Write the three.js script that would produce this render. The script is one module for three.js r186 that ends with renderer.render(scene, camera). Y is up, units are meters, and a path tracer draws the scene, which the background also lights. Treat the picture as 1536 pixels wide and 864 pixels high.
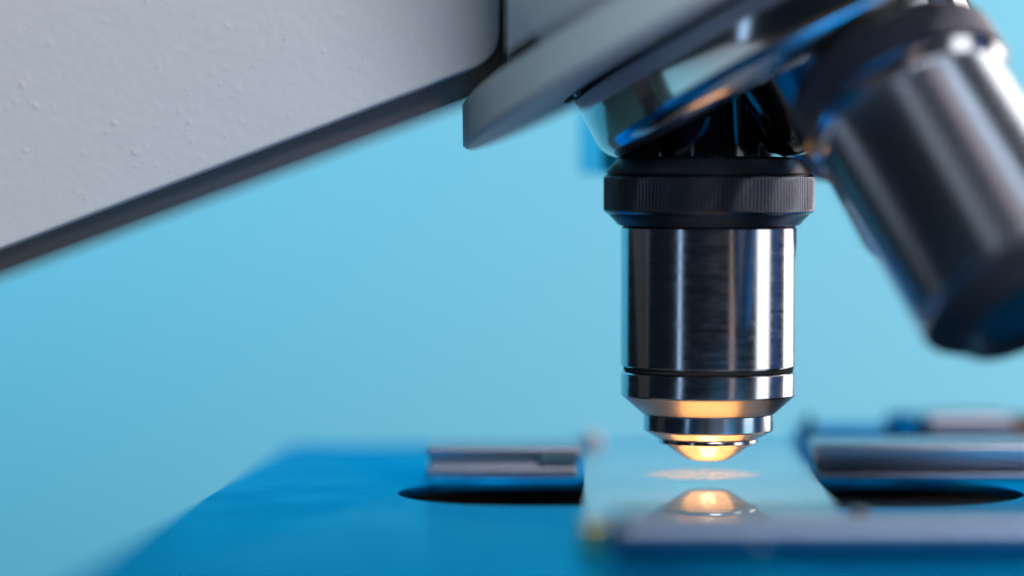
import * as THREE from 'three';
import { mergeGeometries, toCreasedNormals, mergeVertices } from 'three/addons/utils/BufferGeometryUtils.js';
import { RoundedBoxGeometry } from 'three/addons/geometries/RoundedBoxGeometry.js';
import { RectAreaLightUniformsLib } from 'three/addons/lights/RectAreaLightUniformsLib.js';
import { ImprovedNoise } from 'three/addons/math/ImprovedNoise.js';
import { Brush, Evaluator, SUBTRACTION } from 'three-bvh-csg';

// ------------------------------------------------------------ camera, lamps, exposure (metres)
const scene = new THREE.Scene();
scene.background = new THREE.Color(0.006, 0.009, 0.014);          // the unlit studio
const camera = new THREE.PerspectiveCamera(10.626, 16 / 9, 0.02, 10);
camera.position.set(-0.0216, 0.0346, 0.340);
camera.lookAt(-0.0216, 0.02055, 0);
camera.focus = 0.3355;
camera.userData.fStop = 5.2;
const renderer = new THREE.WebGLRenderer({ antialias: true });
renderer.toneMapping = THREE.LinearToneMapping;
renderer.toneMappingExposure = 1;
renderer.shadowMap.enabled = true;
RectAreaLightUniformsLib.init();

const M = 0.001;                                                   // lengths below are in millimetres
function tag(o, label, category, extra = {}) { o.userData = { label, category, ...extra }; return o; }
function std(o) { return new THREE.MeshPhysicalMaterial(o); }
const lin = (r, g, b) => new THREE.Color().setRGB(r, g, b);

const housingMat = std({ color: lin(0.012, 0.012, 0.013), roughness: 0.8 });
// a studio soft box: black housing, glowing diffuser and the light just in front of it
function softbox(label, [x, y, z], [tx, ty, tz], w, h, color, intensity, base = 'softbox_lamp') {
  const g = new THREE.Group(); g.name = base; scene.add(g);
  g.position.set(x, y, z); g.lookAt(tx, ty, tz);                   // local +z looks at the target
  const box = new THREE.Mesh(new RoundedBoxGeometry(w + 0.02, h + 0.02, 0.06, 2, 0.006), housingMat);
  box.name = 'housing'; box.position.z = -0.036; g.add(box);
  const dif = new THREE.Mesh(new RoundedBoxGeometry(w, h, 0.006, 2, 0.002), std({ color: lin(0.8, 0.8, 0.8), roughness: 0.9, emissive: color, emissiveIntensity: 0.08 * intensity }));
  dif.name = 'diffuser'; dif.position.z = -0.003; g.add(dif);
  const l = new THREE.RectAreaLight(color, intensity, w, h);
  l.position.set(0, 0, 0.003); l.rotation.y = Math.PI; l.castShadow = true; g.add(l);
  tag(g, label, 'lamp');
  return g;
}
softbox('tall white soft box beside the microscope, off to its right', [0.47, 0.13, 0.155], [0, 0.10, 0], 0.18, 0.36, lin(1, 0.985, 1.02), 1.8);
softbox('white soft box at the right of the blue backdrop', [0.30, 0.27, -0.25], [-0.4, 0.23, -0.33], 0.26, 0.8, lin(1, 0.84, 0.77), 3.2, 'softbox_lamp_001');
softbox('added wide soft box above and right of the camera', [0.23, 0.36, 0.59], [-0.03, 0.03, 0], 0.46, 0.20, lin(0.95, 0.98, 1.03), 13.0, 'softbox_lamp_002');  // unseen fill added to light the arm face, kept out of the reflections
softbox('small dim soft box hung high on the right', [0.20, 0.60, 0.17], [0.03, 0.03, 0.02], 0.075, 0.34, lin(0.85, 0.93, 1.05), 1.9, 'softbox_lamp_003');
softbox('added dim amber soft box high in front', [0.10, 0.58, 0.27], [0.03, 0.03, 0.02], 0.10, 0.22, lin(1, 0.52, 0.38), 0.42, 'softbox_lamp_004');  // added to mirror a brown stripe in the front objective
softbox('added faint grey strip light high on the left', [-0.25, 0.50, 0.37], [0.03, 0.03, 0.02], 0.06, 0.25, lin(0.9, 0.95, 1), 0.22, 'strip_lamp_002');  // added only for a grey stripe reflected in the front objective
softbox('added dim amber glowing panel right of the camera', [0.37, 0.06, 0.72], [0, 0.02, 0], 0.10, 0.4, lin(1, 0.52, 0.36), 0.28, 'strip_lamp_001');  // glowing stand-in for a brown surface mirrored in the barrel
softbox('narrow blue strip light left of the camera', [-0.46, 0.04, 0.53], [0, 0.02, 0], 0.055, 0.4, lin(0.35, 0.62, 1), 0.9, 'strip_lamp');
softbox('added blue gelled lamp left of the backdrop', [-0.42, 0.40, -0.12], [-0.16, -0.06, -0.47], 0.26, 0.26, lin(0.03, 0.80, 1.05), 12.5, 'added_gelled_lamp');  // unseen lamp added to push the left of the backdrop towards cyan

// ------------------------------------------------------------ textures
const noise = new ImprovedNoise();
let seed = 7;
function rnd() { seed = (seed * 1664525 + 1013904223) >>> 0; return seed / 4294967296; }
function tex(w, h, f, srgb) {
  const d = new Uint8Array(w * h * 4);
  for (let j = 0; j < h; j++) for (let i = 0; i < w; i++) {
    const v = f(i, j), c = Array.isArray(v) ? v : [v, v, v, 1];
    for (let k = 0; k < 4; k++) d[(j * w + i) * 4 + k] = Math.max(0, Math.min(255, Math.round((c[k] ?? 1) * 255)));
  }
  const t = new THREE.DataTexture(d, w, h); t.wrapS = t.wrapT = THREE.RepeatWrapping; t.magFilter = THREE.LinearFilter; t.minFilter = THREE.LinearMipmapLinearFilter;
  if (srgb) t.colorSpace = THREE.SRGBColorSpace;
  t.needsUpdate = true; return t;
}
// periodic value noise
function grid(n, m) { const a = new Float32Array(n * m); for (let i = 0; i < a.length; i++) a[i] = rnd(); return { n, m, a }; }
function sample(g, u, v) {
  const x = ((u % 1) + 1) % 1 * g.n, y = ((v % 1) + 1) % 1 * g.m, i = Math.floor(x), j = Math.floor(y);
  let fx = x - i, fy = y - j; fx = fx * fx * (3 - 2 * fx); fy = fy * fy * (3 - 2 * fy);
  const q = (a, b) => g.a[(b % g.m) * g.n + (a % g.n)];
  return (q(i, j) * (1 - fx) + q(i + 1, j) * fx) * (1 - fy) + (q(i, j + 1) * (1 - fx) + q(i + 1, j + 1) * fx) * fy;
}
// stove enamel: soft orange peel with scattered raised specks; one tile is 48 mm
const paintT = (() => {
  const N = 1024, g1 = grid(60, 60), g2 = grid(150, 150), g3 = grid(18, 18), h = new Float32Array(N * N);
  for (let j = 0; j < N; j++) for (let i = 0; i < N; i++) {
    const u = i / N, v = j / N;
    h[j * N + i] = 0.30 + 0.16 * (sample(g1, u, v) - 0.5) + 0.05 * (sample(g2, u, v) - 0.5) + 0.2 * (sample(g3, u, v) - 0.5);
  }
  for (let k = 0; k < 420; k++) {
    const cx = rnd() * N, cy = rnd() * N, r = 3.5 + rnd() * rnd() * 12, s = (0.10 + rnd() * rnd() * 0.55) * Math.min(1.2, Math.max(0, sample(g3, cx / N, cy / N) * 2.4 - 0.5));
    for (let y = -20; y <= 20; y++) for (let x = -20; x <= 20; x++) {
      const q = (x * x + y * y) / (r * r), at = (((cy | 0) + y + N) % N) * N + (((cx | 0) + x + N) % N);
      h[at] += s * Math.exp(-q * 2);
    }
  }
  return tex(N, N, (i, j) => h[j * N + i] * 0.8);
})();
paintT.repeat.set(1 / 48, 1 / 48);
// turned metal: fine rings with broken-up scratches; u runs round, v in mm along the axis
const turnedT = (() => {
  const g1 = grid(2, 420), g2 = grid(1, 150), g3 = grid(12, 512);
  return tex(512, 1024, (i, j) => 0.5 + 0.5 * (sample(g1, i / 512, j / 1024) - 0.5) + 0.4 * (sample(g2, i / 512, j / 1024) - 0.5) + 0.2 * (sample(g3, i / 512, j / 1024) - 0.5));
})();
turnedT.repeat.set(2, 1 / 20);
const wearT = (() => {
  const g1 = grid(4, 120), g2 = grid(30, 60), g3 = grid(60, 400);
  return tex(512, 512, (i, j) => 0.62 + 0.12 * (sample(g1, i / 512, j / 512) - 0.5) + 0.2 * (sample(g2, i / 512, j / 512) - 0.5) + 0.12 * (sample(g3, i / 512, j / 512) - 0.5));
})();
wearT.repeat.set(2, 1 / 20);

// handled metal plate: faint smears and hairline scratches; one tile is 60 mm
const smudgeT = (() => {
  const N = 1024, g1 = grid(7, 7), g2 = grid(30, 30), g3 = grid(300, 300), h = new Float32Array(N * N);
  for (let j = 0; j < N; j++) for (let i = 0; i < N; i++) h[j * N + i] = 0.80 + 0.22 * (sample(g1, i / N, j / N) - 0.5) + 0.14 * (sample(g2, i / N, j / N) - 0.5) + 0.16 * (sample(g3, i / N, j / N) - 0.5);
  for (let k = 0; k < 70; k++) {
    let x = rnd() * N, y = rnd() * N, a = rnd() * 6.28; const L = 30 + rnd() * 160, d = rnd() < 0.5 ? 0.16 : -0.25;
    for (let t = 0; t < L; t++) { x += Math.cos(a); y += Math.sin(a); a += (rnd() - 0.5) * 0.02; h[(((y | 0) % N + N) % N) * N + (((x | 0) % N + N) % N)] += d; }
  }
  return tex(N, N, (i, j) => h[j * N + i]);
})();
smudgeT.repeat.set(1 / 60, 1 / 60);

const steel = std({ color: lin(0.60, 0.60, 0.63), metalness: 1, roughness: 0.26, roughnessMap: wearT, bumpMap: turnedT, bumpScale: 0.6e-6 });
const darkSteel = std({ color: lin(0.125, 0.125, 0.15), metalness: 1, roughness: 0.2 });
const wornSteel = std({ color: lin(0.50, 0.55, 0.64), metalness: 1, roughness: 0.24 });
const chrome = std({ color: lin(0.62, 0.62, 0.65), metalness: 1, roughness: 0.09 });
const turretChrome = std({ color: lin(0.68, 0.68, 0.71), metalness: 1, roughness: 0.12 });
const railMetal = std({ color: lin(0.36, 0.345, 0.40), metalness: 1, roughness: 0.45, roughnessMap: smudgeT });
const satin = std({ color: lin(0.52, 0.52, 0.55), metalness: 1, roughness: 0.17, bumpMap: turnedT, bumpScale: 1.5e-6 });
const brushed = std({ color: lin(0.52, 0.51, 0.53), metalness: 1, roughness: 0.29, bumpMap: turnedT, bumpScale: 1.5e-6 });
const barMetal = std({ color: lin(0.44, 0.45, 0.52), metalness: 1, roughness: 0.42, roughnessMap: smudgeT });
const blackMetal = std({ color: lin(0.016, 0.016, 0.018), metalness: 0.0, roughness: 0.32 });
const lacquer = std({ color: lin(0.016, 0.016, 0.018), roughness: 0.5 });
const grooveBlack = std({ color: lin(0.018, 0.018, 0.02), roughness: 0.9 });
const blackDull = std({ color: lin(0.012, 0.012, 0.014), roughness: 0.6 });
const blackGloss = std({ color: lin(0.008, 0.008, 0.01), roughness: 0.14 });
const brass = std({ color: lin(0.62, 0.40, 0.16), metalness: 1, roughness: 0.3 });
const panelPaint = std({ color: lin(0.64, 0.65, 0.67), roughness: 0.55, bumpMap: paintT, bumpScale: 2.2e-4 });
const headPaint = std({ color: lin(0.46, 0.47, 0.49), roughness: 0.5, bumpMap: paintT, bumpScale: 1.2e-4 });
const shadedPanelPaint = std({ color: lin(0.36, 0.29, 0.25), roughness: 0.5, bumpMap: paintT, bumpScale: 1.2e-4 });  // panel paint darkened and browned for the shade under the arm
const anodised = std({ color: lin(0.0, 0.21, 0.55), metalness: 1, roughness: 0.42, roughnessMap: smudgeT, specularColor: lin(0.0, 1, 1) });
const backdropTintChrome = std({ color: lin(0.0, 0.62, 0.86), metalness: 1, roughness: 0.2 });  // chrome tinted blue to stand in for the reflected backdrop
const glassLens = std({ color: lin(0.9, 0.93, 1), roughness: 0.02, metalness: 0, transmission: 1, thickness: 0.002, ior: 1.6 });
const darkLens = std({ color: lin(0.004, 0.005, 0.008), roughness: 0.3, specularIntensity: 0.3 });
const backPaper = std({ color: lin(0.23, 0.555, 0.695), roughness: 0.75 });
const tableWood = std({ color: lin(0.055, 0.04, 0.035), roughness: 0.5 });

// ------------------------------------------------------------ geometry helpers (millimetres in, metres out)
function mesh(name, geo, mat, parent) { const m = new THREE.Mesh(geo, mat); m.name = name; m.castShadow = m.receiveShadow = true; parent.add(m); return m; }
function lathe(pts, seg = 160, crease = 0.45) {
  const g0 = new THREE.LatheGeometry(pts.map(([r, y]) => new THREE.Vector2(Math.max(r, 0.0001), y)), seg);
  const p = g0.attributes.position, uv = g0.attributes.uv;
  for (let i = 0; i < p.count; i++) uv.setY(i, p.getY(i) + Math.hypot(p.getX(i), p.getZ(i)));
  const g = toCreasedNormals(g0, crease);
  return g.scale(M, M, M);
}
function extr(pts, depth, bevel = 0, segs = 2, holes = [], curve = 24) {
  const s = Array.isArray(pts) === false ? pts : new THREE.Shape(pts.map(([x, y]) => new THREE.Vector2(x, y)));
  s.holes.push(...holes);
  const b = Array.isArray(bevel) ? bevel : [bevel, bevel];
  const g = new THREE.ExtrudeGeometry(s, { depth, bevelEnabled: b[0] > 0, bevelSize: b[0], bevelThickness: b[1], bevelOffset: -b[0], bevelSegments: segs, curveSegments: curve });
  return toCreasedNormals(g, 0.5);
}
const mm = (g) => g.scale(M, M, M);
function rbox(x0, x1, y0, y1, z0, z1, r = 0.3, seg = 3) {
  return mm(new RoundedBoxGeometry(x1 - x0, y1 - y0, z1 - z0, seg, Math.min(r, (x1 - x0) / 2, (y1 - y0) / 2, (z1 - z0) / 2) * 0.98).translate((x0 + x1) / 2, (y0 + y1) / 2, (z0 + z1) / 2));
}
// rounded polygon as a Shape; each corner [x, y, radius]
function roundPoly(c) {
  const s = new THREE.Shape(), n = c.length;
  for (let i = 0; i < n; i++) {
    const [x, y, r = 0] = c[i], p = c[(i + n - 1) % n], q = c[(i + 1) % n];
    const a = new THREE.Vector2(p[0] - x, p[1] - y), b = new THREE.Vector2(q[0] - x, q[1] - y), t = Math.min(r, a.length() / 2, b.length() / 2);
    a.setLength(t); b.setLength(t);
    if (i) s.lineTo(x + a.x, y + a.y); else s.moveTo(x + a.x, y + a.y);
    if (r) s.quadraticCurveTo(x, y, x + b.x, y + b.y);
  }
  s.closePath();
  return s;
}
// a ring with straight knurling: rows of [radius, y, tooth depth]
function knurled(rows, teeth) {
  const per = 4, n = teeth * per, pos = [], uv = [], idx = [], wave = [0, 0.75, 1, 0.75];
  rows.forEach(([r, y, d]) => {
    for (let i = 0; i <= n; i++) {
      const a = i / n * Math.PI * 2, rr = r - d * wave[i % per];
      pos.push(rr * Math.sin(a), y, rr * Math.cos(a)); uv.push(i / n, y);
    }
  });
  for (let j = 0; j < rows.length - 1; j++) for (let i = 0; i < n; i++) {
    const a = j * (n + 1) + i, b = a + n + 1;
    idx.push(a, b, a + 1, b, b + 1, a + 1);
  }
  const g = new THREE.BufferGeometry();
  g.setAttribute('position', new THREE.Float32BufferAttribute(pos, 3)); g.setAttribute('uv', new THREE.Float32BufferAttribute(uv, 2)); g.setIndex(idx);
  return mm(toCreasedNormals(g, 0.6));
}

// ------------------------------------------------------------ the setting: a blue paper backdrop that sweeps down into the table top
{
  const b = mesh('backdrop', rbox(-460, 460, -149.5, 620, -456, -450, 1), backPaper, scene);
  b.userData = { kind: 'structure', label: 'plain light blue paper backdrop behind the microscope', category: 'backdrop' };
  const t = mesh('table_top', rbox(-600, 600, -185, -150, -520, 620, 4), tableWood, scene);
  t.userData = { kind: 'structure', label: 'dark brown table top under the microscope', category: 'table top' };
}
// white paper added on the table in front as a reflector for the turret
{
  const p = mesh('reflector_paper', rbox(-148, 148, 0, 0.4, -210, 210, 0.15, 1), std({ color: lin(0.8, 0.8, 0.8), roughness: 0.9 }), scene);
  p.position.set(-0.40, -0.1498, 0.26); p.rotation.y = 0.06;
  tag(p, 'white reflector paper added on the dark table', 'paper');
}

// ------------------------------------------------------------ the microscope
const scope = new THREE.Group(); scope.name = 'microscope'; scene.add(scope); scope.position.set(0, -0.150, 0);
tag(scope, 'light grey laboratory microscope with steel objectives above a blue stage', 'microscope');
const S = new THREE.Group();                                        // collects parts in scene coordinates; moved into scope below
const TILT = 28 * Math.PI / 180, PY = 76;                           // the turret axis leans 28 degrees; all objective axes meet at (0, 76, 0)
const YAW = -5 * Math.PI / 180;                                     // the nosepiece stands turned a little about the working objective
const onTurret = (g) => g.rotateZ(TILT).translate(0, PY * M, 0).rotateY(YAW);

// arm: core in panel paint darkened for shade, with a light grey side panel
{
  const lo = (x, o) => 25.0 + (x + 76.3) * 0.3795 - o;
  const face = roundPoly([[-150, lo(-150, 0)], [-22.9, lo(-22.9, -0.2), 3.2], [-22.9, 120], [-150, 120]]);
  const panel = extr(face, 6.6, [0.45, 0.4], 4, [], 20).translate(0, 0, 2);
  mesh('arm_panel', mm(panel), panelPaint, S);
  const core = roundPoly([[-149, lo(-149, 1.4)], [-24.5, lo(-24.5, 2.5), 3], [-21.6, lo(-21.6, 1.5), 2], [-21.6, 119], [-149, 119]]);
  mesh('arm_core', mm(extr(core, 34, [1.4, 2.0], 4, [], 20).translate(0, 0, -34)), shadedPanelPaint, S);
}
// stand: pillar, base and the carrier that holds stage and condenser
mesh('stand', mergeGeometries([
  rbox(-190, -148, -141, 119, -30, 8, 6), rbox(-148, -20, -46, -30, -22, 2, 3), rbox(-195, 60, -150, -128, -55, 50, 8), rbox(-44, 44, -34, -28, -20, 26, 2),
]), lacquer, S);

// nosepiece: fixed head with flange, turning turret
{
  const head = new THREE.LatheGeometry([[0.01, 40], [38.5, 40], [39.5, 39], [40.2, -17.4], [39.4, -18.4], [0.01, -18.4]].map(([r, y]) => new THREE.Vector2(r, y)).reverse(), 128);
  head.rotateZ(TILT).translate(0, PY, 0).rotateY(YAW);
  const ev = new Evaluator(); ev.useGroups = false;
  const cut = (a, g) => { const A = new Brush(a), B = new Brush(g); A.updateMatrixWorld(); B.updateMatrixWorld(); return ev.evaluate(A, B, SUBTRACTION).geometry; };
  let g = cut(head, new THREE.BoxGeometry(60, 200, 200).translate(-22.1 - 30, 80, 0));
  const slit = new THREE.BoxGeometry(40, 1.2, 160).translate(-28.3 - 20, -18.0, 0).rotateZ(TILT).translate(0, PY, 0).rotateY(YAW);
  g = cut(g, slit);
  const hg = toCreasedNormals(g, 0.5);
  { const p = hg.attributes.position, uv = hg.attributes.uv; for (let i = 0; i < p.count; i++) uv.setXY(i, p.getX(i) + p.getZ(i) * 0.5, p.getY(i)); }
  mesh('nosepiece_head', mm(hg), headPaint, S);
  const fl = lathe([[36, -18.42], [39.6, -18.42], [40.5, -18.8], [42.5, -22.7], [42.2, -23.2], [30.5, -23.6], [30.5, -18.42]], 160);
  { const p = fl.attributes.position, uv = fl.attributes.uv; for (let i = 0; i < p.count; i++) { const a = Math.atan2(p.getX(i), p.getZ(i)); uv.setXY(i, (a + Math.PI) * 42, uv.getY(i)); } }
  mesh('nosepiece_flange', onTurret(fl), headPaint, S);
  mesh('turret', onTurret(lathe([[20, -23.72], [28.9, -23.75], [29.3, -23.95], [29.45, -24.3], [29.45, -29.2], [29.3, -30.1], [28.9, -30.9], [28.3, -31.5], [27.5, -31.95], [26.6, -32.2], [25.6, -32.3]], 192, 0.5)), turretChrome, S);
  mesh('turret_face', onTurret(lathe([[25.6, -32.3], [25.2, -32.0], [14, -32.0], [13.8, -32.4], [13.6, -37.8], [13.2, -39.0], [12, -40.1], [9, -41.3], [4, -42.2], [0.01, -42.4]], 160)), chrome, S);
  mesh('turret_rim', onTurret(lathe([[20, -20.3], [29.2, -20.4], [29.2, -23.4], [28.6, -23.68], [20, -23.7]], 160)), blackMetal, S);
  mesh('gap_block', rbox(-9.5, 8, 33.5, 42, -22, -10, 1.0), lacquer, S);  // dark block added to black out the bright gap behind the neck
  mesh('reflection_plate', mm(extr([[-13.4, 36], [-11.0, 26], [-8, 24], [7, 24], [8, 36]], 15, 0.4, 3).rotateX(-Math.PI / 2).translate(0, 33.3, 0)), backdropTintChrome, S);  // added plate that carries the tinted backdrop reflection
}

// objectives; profiles run down from the common apex: y = height - 76
function place(name, label, az) {
  const o = new THREE.Group(); o.name = name; o.userData.label = label;
  const d = new THREE.Vector3(-Math.sin(TILT) * Math.cos(az), -Math.cos(TILT), Math.sin(TILT) * Math.sin(az)).applyAxisAngle(new THREE.Vector3(0, 0, 1), TILT).applyAxisAngle(new THREE.Vector3(0, 1, 0), YAW);
  o.position.set(0, PY * M, 0); o.quaternion.setFromUnitVectors(new THREE.Vector3(0, -1, 0), d);
  S.add(o); return o;
}
const H = (pts) => pts.map(([r, y, d]) => d === undefined ? [r, y - PY] : [r, y - PY, d]);
function ring(o) {
  mesh('shank', lathe(H([[5.4, 46], [5.5, 45.4], [5.5, 35.0]])), blackGloss, o);
  mesh('shoulder', lathe(H([[5.5, 35.0], [8.6, 34.95], [10.0, 34.7], [11.2, 33.45], [11.35, 33.2], [11.1, 33.0]])), blackMetal, o);
  mesh('knurled_ring', knurled(H([[11.0, 33.05, 0], [11.25, 33.0, 0], [11.52, 32.75, 0.03], [11.55, 32.5, 0.07], [11.55, 29.3, 0.07], [11.52, 29.05, 0.03], [11.2, 28.75, 0], [10.6, 28.62, 0]]), 168), darkSteel, o);
}
{
  const o = place('objective', 'high power steel objective pointing straight down at the glass slide', 0);
  ring(o);
  mesh('neck', lathe(H([[11.0, 28.75], [10.9, 28.5], [10.3, 27.9], [9.95, 27.5], [9.6, 27.4], [9.3, 27.35]])), blackMetal, o);
  mesh('barrel', lathe(H([[9.3, 27.35], [9.5, 27.3], [9.66, 27.15], [9.66, 12.15], [9.52, 12.0], [8.2, 11.98], [8.2, 11.44], [9.1, 11.42]]), 192), steel, o);
  mesh('groove_filler', lathe(H([[8.3, 11.95], [9.2, 11.93], [9.34, 11.82], [9.34, 11.58], [9.2, 11.47], [8.3, 11.45]]), 192, 1.0), grooveBlack, o);  // black ring put in so the groove reads as shaded
  mesh('lower_band', lathe(H([[9.1, 11.42], [9.48, 11.4], [9.62, 11.28], [9.62, 8.95], [9.5, 8.78]]), 192), steel, o);
  mesh('cone', lathe(H([[9.5, 8.78], [7.35, 6.85], [7.05, 6.8]]), 192), brushed, o);
  mesh('front_band', lathe(H([[7.05, 6.8], [7.12, 6.7], [7.12, 5.05], [7.0, 4.88]]), 192), steel, o);
  mesh('lower_bevel', lathe(H([[7.0, 4.88], [5.4, 3.95]]), 192), satin, o);
  mesh('rim', lathe(H([[5.4, 3.95], [5.42, 3.9], [5.42, 3.62], [5.3, 3.5], [4.8, 3.42]]), 192), steel, o);
  mesh('lens_mount', lathe(H([[4.8, 3.42], [3.4, 2.4], [2.5, 1.85], [2.1, 1.68], [1.7, 1.6], [1.2, 1.6]]), 192, 0.6), satin, o);
  mesh('front_lens', lathe(H([[1.2, 1.61], [0.8, 1.66], [0.4, 1.68], [0.01, 1.69]])), glassLens, o);
}
{
  const o = place('objective_001', 'wide steel objective swung out towards the front', 1.64);
  ring(o);
  mesh('neck', lathe(H([[11.0, 28.75], [10.8, 28.4], [10.1, 27.6], [9.9, 27.4]])), steel, o);
  mesh('barrel', lathe(H([[9.9, 27.4], [10.4, 27.3], [10.6, 27.1], [10.6, 5.4], [10.4, 5.1]])), wornSteel, o);
  mesh('cone', lathe(H([[10.4, 5.1], [8.2, 3.0], [7.8, 2.8], [7.8, 2.3], [7.0, 2.1]])), blackDull, o);
  mesh('front_lens', lathe(H([[7.0, 2.1], [5.8, 3.0], [3, 2.8], [0.01, 2.7]])), darkLens, o);
}
{
  const o = place('objective_002', 'slim short steel objective swung out to the back', -Math.PI / 2);
  ring(o);
  mesh('neck', lathe(H([[11.0, 28.75], [10.6, 28.3], [8.0, 27.5], [6.9, 27.3]])), steel, o);
  mesh('barrel', lathe(H([[6.9, 27.3], [8.6, 27.1], [8.6, 15.6], [8.2, 15.2]])), steel, o);
  mesh('cone', lathe(H([[8.2, 15.2], [5.6, 13.4], [4.2, 13.2], [3.0, 13.2]])), satin, o);
  mesh('front_lens', lathe(H([[3.0, 13.2], [2, 13.4], [0.01, 13.3]])), glassLens, o);
}

// stage: anodised plate with a long slot, kept dark by a black box added below
const ST = -1.6;
function stadium(cls, cx, cy, hl, r) { const s = new cls(); s.absarc(cx + hl - r, cy, r, -Math.PI / 2, Math.PI / 2, false); s.absarc(cx - hl + r, cy, r, Math.PI / 2, 1.5 * Math.PI, false); s.closePath(); return s; }
{
  const st = new THREE.Group(); st.name = 'stage'; st.userData.label = 'blue anodised stage with a long black slot'; S.add(st);
  const plan = roundPoly([[-60.6, -92, 4], [92, -92, 4], [92, 54, 4], [-49.8, 54, 3]]);          // y of the plan is minus z
  mesh('stage_plate', mm(extr(plan, 0.9, 0.15, 3, [stadium(THREE.Path, 0, -3.5, 34.0, 13.4)], 32).rotateX(-Math.PI / 2).translate(0, ST - 1.05, 0)), anodised, st);
  mesh('slot_dark_box', mm(extr(stadium(THREE.Shape, 0, -3.5, 42, 22), 24, 0, 1, [stadium(THREE.Path, 0, -3.5, 39, 19)], 32).rotateX(-Math.PI / 2).translate(0, ST - 25.1, 0)), lacquer, st);  // black box added under the plate so the slot looks deep in shade
}
// condenser with its lit top lens, and the lamp light coming up through it
{
  const c = new THREE.Group(); c.name = 'condenser_lamp'; S.add(c);
  mesh('condenser_body', lathe([[0.01, -7.6], [9.2, -7.6], [9.5, -3.2], [9.8, -3.0], [10.3, -3.1], [10.6, -3.6], [10.8, -5], [10.8, -20]].reverse()), blackMetal, c);
  mesh('lamp_lens', lathe([[9.0, -7.3], [8.3, -6.7], [5, -6.3], [0.01, -6.2]].reverse()), std({ color: lin(0.9, 0.8, 0.6), roughness: 0.3, emissive: lin(1, 0.40, 0.10), emissiveIntensity: 0.5 }), c);
  mesh('lamp_core', lathe([[2.3, -6.1], [2.2, -5.9], [1.4, -5.75], [0.01, -5.7]].reverse()), std({ color: lin(0.9, 0.8, 0.6), roughness: 0.3, emissive: lin(1, 0.58, 0.26), emissiveIntensity: 9 }), c);
  const l = new THREE.RectAreaLight(lin(1, 0.38, 0.08), 4.8, 0.0142, 0.0175);
  l.position.set(0, -5.55 * M, 0); l.rotation.x = Math.PI / 2; l.castShadow = true; c.add(l);
}
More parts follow.
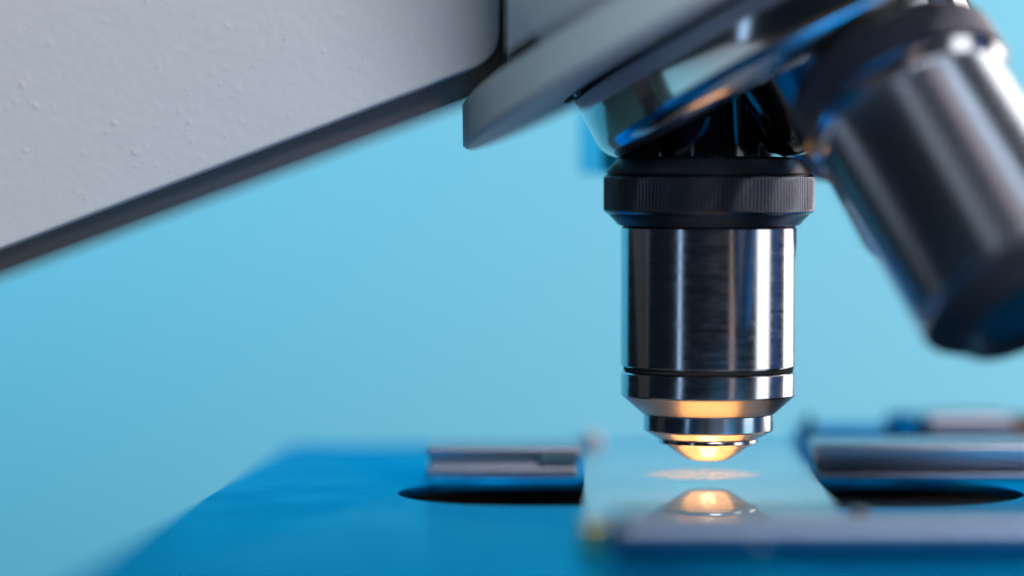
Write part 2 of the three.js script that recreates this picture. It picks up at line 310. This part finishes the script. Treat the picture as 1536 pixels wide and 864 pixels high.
// slide holder: clip on the left, rail on the right, bar across the front, carriage at the back
{
  const clip = new THREE.Group(); clip.name = 'slide_clip'; S.add(clip);
  mesh('clip_bar', mergeGeometries([rbox(-31.3, -13.9, 0.9, 2.0, -22, -11.4, 0.35), rbox(-31.0, -14.4, -0.5, 1.2, -21.5, -12.2, 0.3), rbox(-31.3, -14.2, ST, -0.3, -22, -11.0, 0.3)]), barMetal, clip);
  mesh('clip_notch_block', rbox(-18.8, -14.1, -0.1, 1.25, -14, -11.2, 0.6, 4), std({ color: lin(0.03, 0.12, 0.18), roughness: 0.5 }), clip);  // dark block in place of the shaded notch in the clip
  const rail = new THREE.Group(); rail.name = 'slide_rail'; S.add(rail);
  mesh('rail_bar', rbox(12.9, 92, 0.3, 2.2, -23, -12.4, 0.5), railMetal, rail);
  mesh('rail_web', rbox(13.4, 91, -1.1, 0.3, -22.5, -18.4, 0.1), railMetal, rail);
  mesh('rail_foot', rbox(13.2, 91.5, ST, -1.1, -23, -11.6, 0.15), railMetal, rail);
  const bar = new THREE.Group(); bar.name = 'front_bar'; S.add(bar);
  mesh('bar', mm(new THREE.CapsuleGeometry(1.9, 104, 10, 40).rotateZ(Math.PI / 2).translate(40.6, ST + 1.9, 55)), std({ color: lin(0.17, 0.20, 0.25), metalness: 1, roughness: 0.35 }), bar);
  mesh('bar_end', rbox(-15.3, -13.0, ST, 1.2, 50.4, 54.4, 0.7), brass, bar);
  mesh('glint_bead', mm(new THREE.SphereGeometry(0.3, 24, 16).scale(1, 1, 0.7).translate(1.2, -0.7, 56.8)), chrome, bar);  // chrome bead added for a glint on the bar
  mesh('stop_screw', lathe([[0.01, -0.3], [0.8, -0.35], [1.1, -0.6], [1.1, -1.3], [0.7, -1.4], [0.7, -1.6]].reverse()).translate(13.6 * M, 0, 27 * M), blackMetal, S);
  const car = new THREE.Group(); car.name = 'carriage'; S.add(car);
  mesh('carriage_block', rbox(29.0, 39.8, ST, 3.6, -46, -38, 0.8), railMetal, car);
  mesh('carriage_end', rbox(24.6, 28.9, ST, 3.4, -46, -39, 1.4), std({ color: lin(0.0, 0.12, 0.28), metalness: 1, roughness: 0.4 }), car);
  mesh('carriage_bar', rbox(13.6, 24.5, ST, 1.7, -47, -41, 0.6), anodised, car);
  mesh('carriage_knob', mm(new THREE.CylinderGeometry(2.4, 2.4, 5, 32).rotateZ(Math.PI / 2).translate(42.4, 0.8, -42)), std({ color: lin(0.10, 0.05, 0.04), roughness: 0.5 }), car);
  mesh('carriage_post', mm(new THREE.CylinderGeometry(0.5, 0.5, 4, 24).translate(14.9, 1.4, -40)), blackMetal, car);
  mesh('carriage_stop', mm(new THREE.SphereGeometry(2.0, 32, 20).scale(1, 0.8, 1).translate(-12.2, 0.0, -39.5)), std({ color: lin(0.85, 0.8, 0.8), roughness: 0.5 }), car);
}
for (const c of [...S.children]) { scope.add(c); c.position.y += 0.150; }

// ------------------------------------------------------------ the glass slide with its specimen
{
  const s = new THREE.Group(); s.name = 'glass_slide'; scene.add(s);
  s.position.set(-0.0010, ST * M + 0.00001, 0); s.rotation.y = -0.0225;
  tag(s, 'clear glass microscope slide with a warm lit specimen under the objective', 'glass slide');
  mesh('glass', rbox(-12.7, 12.7, 0.02, 1.6, -32, 44, 0.12, 1), std({ color: lin(0.96, 0.985, 0.98), roughness: 0.02, transmission: 0.84, thickness: 0, ior: 1.55 }), s);
  const N = 256, g1 = grid(40, 40), g2 = grid(120, 120);
  const al = tex(N, N, (i, j) => {
    const u = i / N - 0.5, v = j / N - 0.5, r = Math.hypot(u, v) * 2;
    const n = 0.55 * sample(g1, u, v) + 0.45 * sample(g2, u, v);
    return r > 0.97 ? 0 : (0.11 + 0.10 * (n - 0.5) + (n > 0.68 ? 0.24 : 0)) * Math.min(1, (1 - r) * 3 * (0.2 + n));
  });
  const sp = mesh('specimen', mm(new THREE.CylinderGeometry(7.2, 7.2, 0.02, 64).translate(0.3, 1.63, 0)), std({ color: lin(0.85, 0.80, 0.76), roughness: 1, transmission: 0.6, thickness: 0, alphaMap: al, transparent: true }), s);
  { const p = sp.geometry.attributes.position, uv = sp.geometry.attributes.uv; for (let i = 0; i < p.count; i++) uv.setXY(i, 0.5 + (p.getX(i) - 0.0003) / 0.0144, 0.5 + p.getZ(i) / 0.0144); }
}

// a blue card added between the two soft boxes to tint the barrel reflection
{
  const b = mesh('added_blue_card', rbox(-70, 70, -170, 160, -1.5, 1.5, 0.5), std({ color: lin(0.04, 0.16, 0.5), roughness: 0.8 }), scene);
  b.position.set(0.52, 0.021, -0.045); b.lookAt(0, 0.021, 0);
  tag(b, 'added deep blue card upright to the right of the microscope', 'card');
}
renderer.render(scene, camera);
